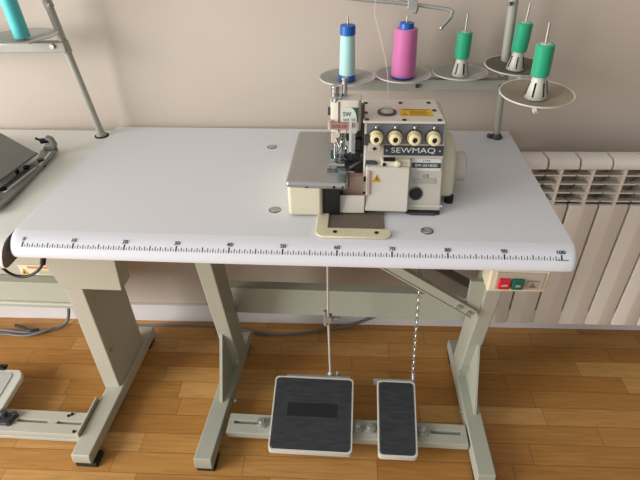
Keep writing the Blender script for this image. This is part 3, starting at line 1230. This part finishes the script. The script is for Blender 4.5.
TR = [((.604, .494, .925), .067, 'disc', (0, 0, 0)), ((.739, .516, .925), .067, 'disc', (0, 0, 0)), ((.878, .538, .925), .067, 'disc', (0, 0, 0)),
      ((.996, .498, .952), .071, 'dirty2', (.04, .02, 0)), ((.966, .232, .979), .068, 'dirty', (.06, .0, 0))]
for (loc, R, mt, tl) in TR:
    tray(loc, R, mt, st, tilt=tl)
pin((.604, .494, .927), .143, st)
pin((.739, .516, .927), .140, st)
LEAN = (.02, -.01)
for i in (2, 3, 4):
    loc = Vector(TR[i][0]) + Vector((0, 0, .001))
    ln = [(0, 0), (.03, 0), (-.04, -.03)][i - 2]
    cone(loc, st, ln)
    pin(tuple(loc), [.140, .142, .134][i - 2], st, (ln[0] * .17, ln[1] * .17))
m = MB()
m.cyl((.967, .222, .961), (.968, .215, .956), .0055, n=6)
m.build('tray_nut', 'cone', st)
# the wire thread guide overhead
m = MB()
m.tube([(.47, .505, 1.122), (.641, .5, 1.103), (.746, .5, 1.094), (.828, .5, 1.083), (.836, .497, 1.079), (.832, .490, 1.068), (.812, .475, 1.050)], .0042, n=12)
m.tube([(.47, .512, 1.130), (.70, .507, 1.107), (.758, .5, 1.098)], .003, n=10)
m.sph((.812, .475, 1.050), .005)
m.build('guide_rod', 'zinc', st)
m = MB()
m.box((.736, .488, 1.086), (.757, .512, 1.104))
m.cyl((.747, .5, 1.10), (.747, .5, 1.38), .006)
m.bar((.74, .5, 1.38), (.963, .54, 1.385), .012, .012)
m.cyl((.757, .495, 1.088), (.752, .488, 1.078), .005, n=8)
m.build('guide_clamp', 'zinc', st, bevel=.001)


# ---- the spools
def spool(label, loc, rb, rt, h, mt, caps, lean=(0, 0), z0=0., group=None):
    t = thing('thread_spool', label, 'thread spool', loc, group)
    t.rotation_euler = (-lean[1], lean[0], 0)
    m = MB()
    z = z0
    bul = .0012
    m.lathe([(.004, z), (rb - .0015, z), (rb, z + .0018), (rb + (rt - rb) * .5 + .0003, z + h * .5), (rt, z + h - .0022), (rt - .0018, z + h), (.004, z + h)], n=40)
    m.build('thread', mt, t, at=(0, 0, 0))
    for (ra, rbb, za, zb) in caps:
        m = MB()
        m.lathe([(.0032, za), (ra - .001, za), (ra, za + .001), (rbb, zb - .001), (rbb - .001, zb), (.0032, zb), (.0032, za)], n=36)
        m.build('core_rim', 'blue' if mt in ('aqua', 'pink') else 'cone', t, at=(0, 0, 0))
    return t


spool('slender aqua thread spool with blue ends, leftmost of the upright spools over the white table', (.604, .494, .9275), .0192, .0168, .092, 'aqua', [(.0202, .0196, .0, .0135), (.0180, .0178, .1040, .125)], z0=.0125)
spool('thick pink thread cone with a blue rim, on the second tray from the left', (.739, .516, .9275), .0292, .0262, .108, 'pink', [(.025, .025, .0, .007), (.0175, .0165, .110, .125)], z0=.005)
G = None
for i, lb in ((2, 'green thread spool on the far tray just right of the pink spool'),
              (3, 'green thread spool on the dark stained tray beside the pole'),
              (4, 'green thread spool on the nearest, lowest tray, rightmost of the green spools')):
    loc = Vector(TR[i][0]) + Vector((0, 0, .001))
    ln = [(0, 0), (.03, 0), (-.04, -.03)][i - 2]
    hh = [.060, .062, .057][i - 2]
    rr = [.0172, .0174, .0162][i - 2]
    spool(lb, loc, rr, rr, hh, 'green', [(.0095, .0095, .039 + hh, .042 + hh)], lean=ln, z0=.041)

# thin strands from the overhead guide to the machine
for lb, pts in (('fine white thread strand hanging from the wire guide to the machine top', [(.735, .46, 1.30), (.655, .46, 1.105), (.672, .40, 1.06), (.692, .32, 1.00), (.6905, .252, .957)]),
):
    m = MB()
    m.tube(pts, .00045, n=5, smooth=3)
    tag(m.build('thread_strand', 'strand'), lb, 'thread')

# ================================================================ THE TABLE BESIDE IT
NX1 = -.0525
nt_ = thing('sewing_table', 'neighbouring sewing table at the left edge, its corner beside the white table', 'table', (-.5, .3, 0))
NPROF = [(.066, .757), (.048, .7565), (.034, .7525), (.022, .7445), (.013, .733), (.008, .721), (.008, .713), (.012, .707), (.020, .705)]
NPROF = [(y - .006, z) for y, z in NPROF]
table_top('tabletop', -1.0, NX1, .566, NPROF, .757, .705, ['nlam', 'nlam', 'board', 'edge'], nt_, lambda x, y: y, film=False)
lg = bpy.data.objects.new('leg', None)
COL.objects.link(lg)
lg.parent = nt_
m = MB()
m.prism([(.237, .045), (.237, .70), (.425, .70), (.425, .50), (.437, .045)], 'x', -.131, -.081)
m.build('column', 'nsteel', lg, bevel=.004)
m = MB()
m.prism([(-.132, .457), (.030, .457), (.046, .7045), (-.20, .7045)], 'y', .230, .288)
m.build('head_bracket', 'nsteel', lg, bevel=.003)
m = MB()
m.prism([(.002, .024), (.006, .052), (.235, .055), (.44, .055), (.50, .052), (.50, .016), (.006, .016)], 'x', -.133, -.079)
for v in m.bm.verts:
    v.co.x += .005 + .020 * v.co.y
m.build('foot_bar', 'nsteel', lg, bevel=.004)
m = MB()
m.box((-.134, .06, .02), (-.128, .19, .066))
m.build('gusset', 'nsteel', lg, bevel=.002)
m = MB()
for y in (.004, .44):
    m.box((-.125, y, 0), (-.064 if y < .1 else -.068, y + (.045 if y < .1 else .05), .0165))
split_build(m, 'rubber_foot', 'rubber', lg, bevel=.003)
m = MB()
for y, z in ((.235, .20), (.09, .038)):
    m.cyl((-.0795, y + .02, z), (-.074, y + .02, z), .006, n=6)
split_build(m, 'bolt', 'zinc', lg)
m = MB()
m.prism([(.262, .48), (.292, .48), (.31, .10), (.280, .10)], 'x', -.0815, -.0795)
m.build('column_rib', 'nsteel', lg)
lg2 = [c for c in lg.children]
L2 = lg.copy()
COL.objects.link(L2)
L2.parent = nt_
for c in lg2:
    c2 = c.copy()
    COL.objects.link(c2)
    c2.parent = L2
L2.location.x = -.98
m = MB()
m.prism([(.395, .330), (.395, .226), (.43, .226), (.43, .231), (.402, .231), (.402, .325), (.43, .325), (.43, .330)], 'x', -1.06, -.131)
m.cyl((-1.06, .392, .246), (-.131, .392, .246), .008)
m.build('rear_beam', 'steel', nt_, bevel=.0015)
m = MB()
m.box((-.98, .432, .30), (-.135, .445, .46))
m.build('modesty_panel', 'nsteel', nt_, bevel=.001)
m = MB()
m.box((-.405, .4285, .333), (-.280, .4318, .372), 0)
m.box((-.375, .427, .359), (-.283, .4288, .367), 1)
m.prism([(-.402, .336), (-.380, .336), (-.391, .356)], 'y', .4268, .4287, 2)
m.prism([(-.394, .339), (-.388, .339), (-.391, .350)], 'y', .4262, .4270, 3)
for k in range(3):
    m.box((-.345, .427, .337 + k * .006), (-.290, .4288, .340 + k * .006), 4)
m.build('warning_label', ['paper', 'orange', 'yellow', 'print', mat('pale_green_ink', '#a9a98a', .6)], nt_, smooth=False)
m = MB()
m.box((-.95, .108, .03), (-.135, .140, .054))
m.box((-.95, .066, .03), (-.135, .099, .054))
m.box((-.95, .060, .028), (-.135, .066, .040))
for xa, xb in ((-.95, -.335), (-.243, -.215), (-.138, -.135)):
    m.box((xa, .088, .0305), (xb, .118, .0535))
m.build('crossbar', 'nsteel', nt_, bevel=.0015)
m = MB()
for q in ((-.190, .125), (-.182, .131), (-.150, .075)):
    m.cyl((q[0], q[1], .053), (q[0], q[1], .058), .0042, n=10)
split_build(m, 'bolt', 'dark', nt_)
# its pedal
np_ = thing('foot_pedal', 'pale pedal at the left edge, on the crossbar of the neighbouring table', 'pedal', (-.45, .19, .055))
m = MB()
m.prism([(-.66, .262), (-.408, .262), (-.394, .250), (-.385, .232), (-.378, .12), (-.385, .108), (-.40, .10), (-.66, .10)], 'z', .066, .084)
m.build('frame', 'pedal', np_, bevel=.005, seg=3)
m = MB()
m.prism([(-.64, .245), (-.425, .245), (-.417, .235), (-.408, .13), (-.415, .118), (-.64, .118)], 'z', .0835, .0865)
m.build('inset_panel', mat('pale_grey_panel', '#b9b9b4', .5), np_, bevel=.001)
m = MB()
m.box((-.455, .130, .0864), (-.430, .178, .0885))
m.box((-.56, .19, .0864), (-.46, .205, .0885))
split_build(m, 'rubber_strip', 'rubber', np_, bevel=.002)
m = MB()
m.box((-.475, .255, .080), (-.455, .268, .096))
m.cyl((-.48, .266, .092), (-.45, .266, .092), .005, n=8)
split_build(m, 'rear_bracket', 'dark', np_)
m = MB()
m.box((-.385, .082, .0545), (-.345, .118, .066))
m.cyl((-.37, .108, .066), (-.37, .108, .085), .009, n=8)
m.cyl((-.345, .115, .054), (-.345, .115, .072), .007, n=8)
m.bar((-.39, .095, .068), (-.350, .115, .068), .008, .005)
m.cyl((-.352, .086, .054), (-.352, .086, .068), .006, n=8)
split_build(m, 'hinge_clamp', 'gun', np_, bevel=.001)

# thread stand of the neighbouring table
s2 = thing('thread_stand', 'thread stand at the upper left, bolted to the neighbouring table', 'thread stand', (-.072, .53, .757))
m = MB()
m.lathe([(0, 0), (.019, 0), (.019, .0022), (.012, .003), (0, .003)], (-.072, .53, .757), mi=0)
m.lathe([(0, .003), (.0145, .003), (.0135, .008), (.0095, .010), (0, .010)], (-.072, .53, .757), mi=1)
m.build('base_nut', ['rubber', 'standm'], s2)
m = MB()
m.cyl((-.072, .53, .764), (-.0885, .505, 1.02), .0090, n=20)
m.cyl((-.0865, .507, .99), (-.094, .500, 1.10), .0095, n=20)
m.cyl((-.094, .500, 1.10), (-.118, .475, 1.5), .0095, n=20)
m.build('pole', 'standm', s2)
m = MB()
m.bar((-.75, .503, .995), (-.080, .503, 1.003), .024, .024)
m.cyl((-.0855, .507, .987), (-.0880, .505, 1.017), .0115)
m.build('crossbar', 'standm', s2, bevel=.003)
m = MB()
m.cyl((-.110, .492, 1.006), (-.110, .486, 1.006), .006, n=6)
m.cyl((-.088, .491, 1.097), (-.078, .484, 1.099), .0055, n=8)
m.cyl((-.0935, .501, 1.092), (-.0945, .500, 1.104), .0112, n=16)
split_build(m, 'bolt', 'zinc', s2)
tray((-.152, .452, 1.030), .078, 'disc', s2)
tray((-.39, .452, 1.030), .078, 'disc', s2)
m = MB()
m.bar((-.152, .50, 1.018), (-.152, .452, 1.024), .02, .006)
m.bar((-.39, .50, 1.018), (-.39, .452, 1.024), .02, .006)
split_build(m, 'tray_arm', 'standm', s2)
pin((-.152, .452, 1.032), .23, s2)
sp = spool('tall teal thread cone at the upper left corner, on the neighbouring stand', (-.152, .452, 1.0325), .0178, .0165, .15, 'teal', [(.010, .009, .152, .158)], lean=(-.04, 0), z0=.003)

# grey folding plate lying on the neighbouring table
fp = thing('fabric_guide_plate', 'dark grey metal plate with a slotted side arm, on the neighbouring table', 'fabric guide', (-.22, .3, .757))
m = MB()
m.prism([(-.139, .340), (-.150, .345), (-.300, .452), (-.42, .47), (-.42, .17), (-.19, .17), (-.150, .196)], 'z', .792, .7965)
m.build('plate', 'cloth_plate', fp, bevel=.0015)
m = MB()
m.prism([(-.118, .120), (-.119, .190), (-.136, .418), (-.160, .428), (-.176, .405), (-.160, .36), (-.163, .23), (-.172, .15), (-.15, .12)], 'z', .764, .772)
for v in m.bm.verts:
    pass
m.build('side_arm', 'arm', fp, bevel=.002)
m = MB()
m.prism([(-.1475, .19), (-.1395, .19), (-.133, .31), (-.140, .31)], 'z', .7718, .7724)
m.prism([(-.136, .32), (-.130, .32), (-.141, .395), (-.147, .395)], 'z', .7718, .7724)
split_build(m, 'slot', 'nlam', fp, smooth=False)
m = MB()
for x, y in ((-.157, .306), (-.142, .345), (-.150, .200), (-.158, .16), (-.140, .155), (-.170, .185)):
    m.cyl((x, y, .757), (x, y, .776), .0060, n=10)
    m.cyl((x, y, .7715), (x, y, .7765), .0075, n=8)
for x, y in ((-.19, .20), (-.18, .30), (-.30, .38), (-.35, .22)):
    m.cyl((x, y, .757), (x, y, .792), .005, n=10)
split_build(m, 'post', 'dark', fp)
m = MB()
m.prism([(-.170, .772), (-.138, .772), (-.134, .785), (-.140, .803), (-.153, .808), (-.156, .800), (-.147, .796), (-.146, .787), (-.165, .784)], 'y', .405, .420)
m.build('end_hook', 'arm', fp, bevel=.002)
m = MB()
m.cyl((-.170, .408, .795), (-.150, .415, .795), .007, n=10)
m.cyl((-.178, .404, .805), (-.158, .410, .790), .003, n=8)
m.build('hook_screw', 'dark', fp)
# little sewn seam folder at the plate front (screws seen at the picture edge)

# ================================================================ CABLES
m = MB()
m.tube([(-.30, .16, .70), (-.20, .12, .655), (-.150, .10, .632), (-.138, .10, .613), (-.113, .10, .603), (-.077, .10, .616), (-.048, .10, .645), (-.04, .10, .672), (-.02, .14, .70)], .0033, smooth=3)
m.cyl((-.050, .10, .645), (-.040, .10, .668), .006)
tag(m.build('power_cable', 'cable'), 'black cable looping below the near corner of the neighbouring table', 'cable')
m = MB()
m.tube([(-.372, .562, .30), (-.395, .566, .10), (-.41, .545, .012), (-.442, .515, .006), (-.498, .496, .006), (-.568, .488, .006), (-.654, .503, .006), (-.75, .48, .006)], .0055, smooth=3)
m.tube([(-.45, .512, .016), (-.50, .478, .012), (-.55, .470, .008), (-.62, .478, .010), (-.70, .455, .007)], .0045, smooth=3)
tag(m.build('mains_lead', 'gcable'), 'tangled grey leads on the floor at the far left by the skirting', 'cable')
m = MB()
m.tube([(-.60, .518, .012), (-.56, .505, .016), (-.53, .488, .016), (-.50, .50, .014)], .006, smooth=2)
tag(m.build('cable_tie_wrap', 'cable'), 'black wrap round the tangled grey leads on the floor', 'cable wrap')
m = MB()
m.tube([(-.20, .538, .0055), (-.089, .553, .0055), (.037, .566, .0055), (.150, .560, .0055), (.245, .548, .0055), (.31, .530, .0055), (.411, .530, .0055), (.50, .553, .0055), (.575, .574, .0055), (.64, .588, .014), (.69, .596, .036), (.715, .598, .048)], .0052, smooth=3)
tag(m.build('floor_cable', 'gcable'), 'long grey cable lying on the floor along the skirting under the white table', 'cable')

# ================================================================ LIGHT
wd = bpy.data.worlds.new('room')
SC.world = wd
wd.use_nodes = True
bg = wd.node_tree.nodes['Background']
bg.inputs['Color'].default_value = (.95, .93, .92, 1)
wt = wd.node_tree
wtc = wt.nodes.new('ShaderNodeTexCoord')
wsp = wt.nodes.new('ShaderNodeSeparateXYZ')
wmr = wt.nodes.new('ShaderNodeMapRange')          # the room is bright towards the window side, dim on the other
wmr.inputs['From Min'].default_value = -.8
wmr.inputs['From Max'].default_value = .8
wmr.inputs['To Min'].default_value = .95
wmr.inputs['To Max'].default_value = .08
wt.links.new(wtc.outputs['Generated'], wsp.inputs[0])
wt.links.new(wsp.outputs[0], wmr.inputs['Value'])
wt.links.new(wmr.outputs[0], bg.inputs['Strength'])


def area(name, loc, target, sx, sy, power, col):
    l = bpy.data.lights.new(name, 'AREA')
    l.shape = 'RECTANGLE'
    l.size, l.size_y = sx, sy
    l.energy = power
    l.color = col
    o = bpy.data.objects.new(name, l)
    COL.objects.link(o)
    o.location = loc
    o.rotation_euler = (Vector(target) - Vector(loc)).to_track_quat('-Z', 'Y').to_euler()
    return o


area('window_daylight', (-2.1, -1.1, 1.15), (.1, .2, .6), 1.5, 1.9, 84, (1.0, .985, .97))

# ================================================================ CAMERA
cam = bpy.data.cameras.new('camera')
co = bpy.data.objects.new('camera', cam)
COL.objects.link(co)
co.location = (.6326846, -.7294114, 1.3186158)
co.rotation_euler = (.9546216, .0179531, .0713690)
cam.sensor_fit = 'HORIZONTAL'
cam.sensor_width = 36
cam.lens = 505.1437 / 640 * 36
cam.clip_start = .02
SC.camera = co
SC.view_settings.view_transform = 'Standard'
SC.view_settings.look = 'None'
SC.view_settings.gamma = 1
SC.view_settings.use_curve_mapping = False
SC.view_settings.exposure = .26
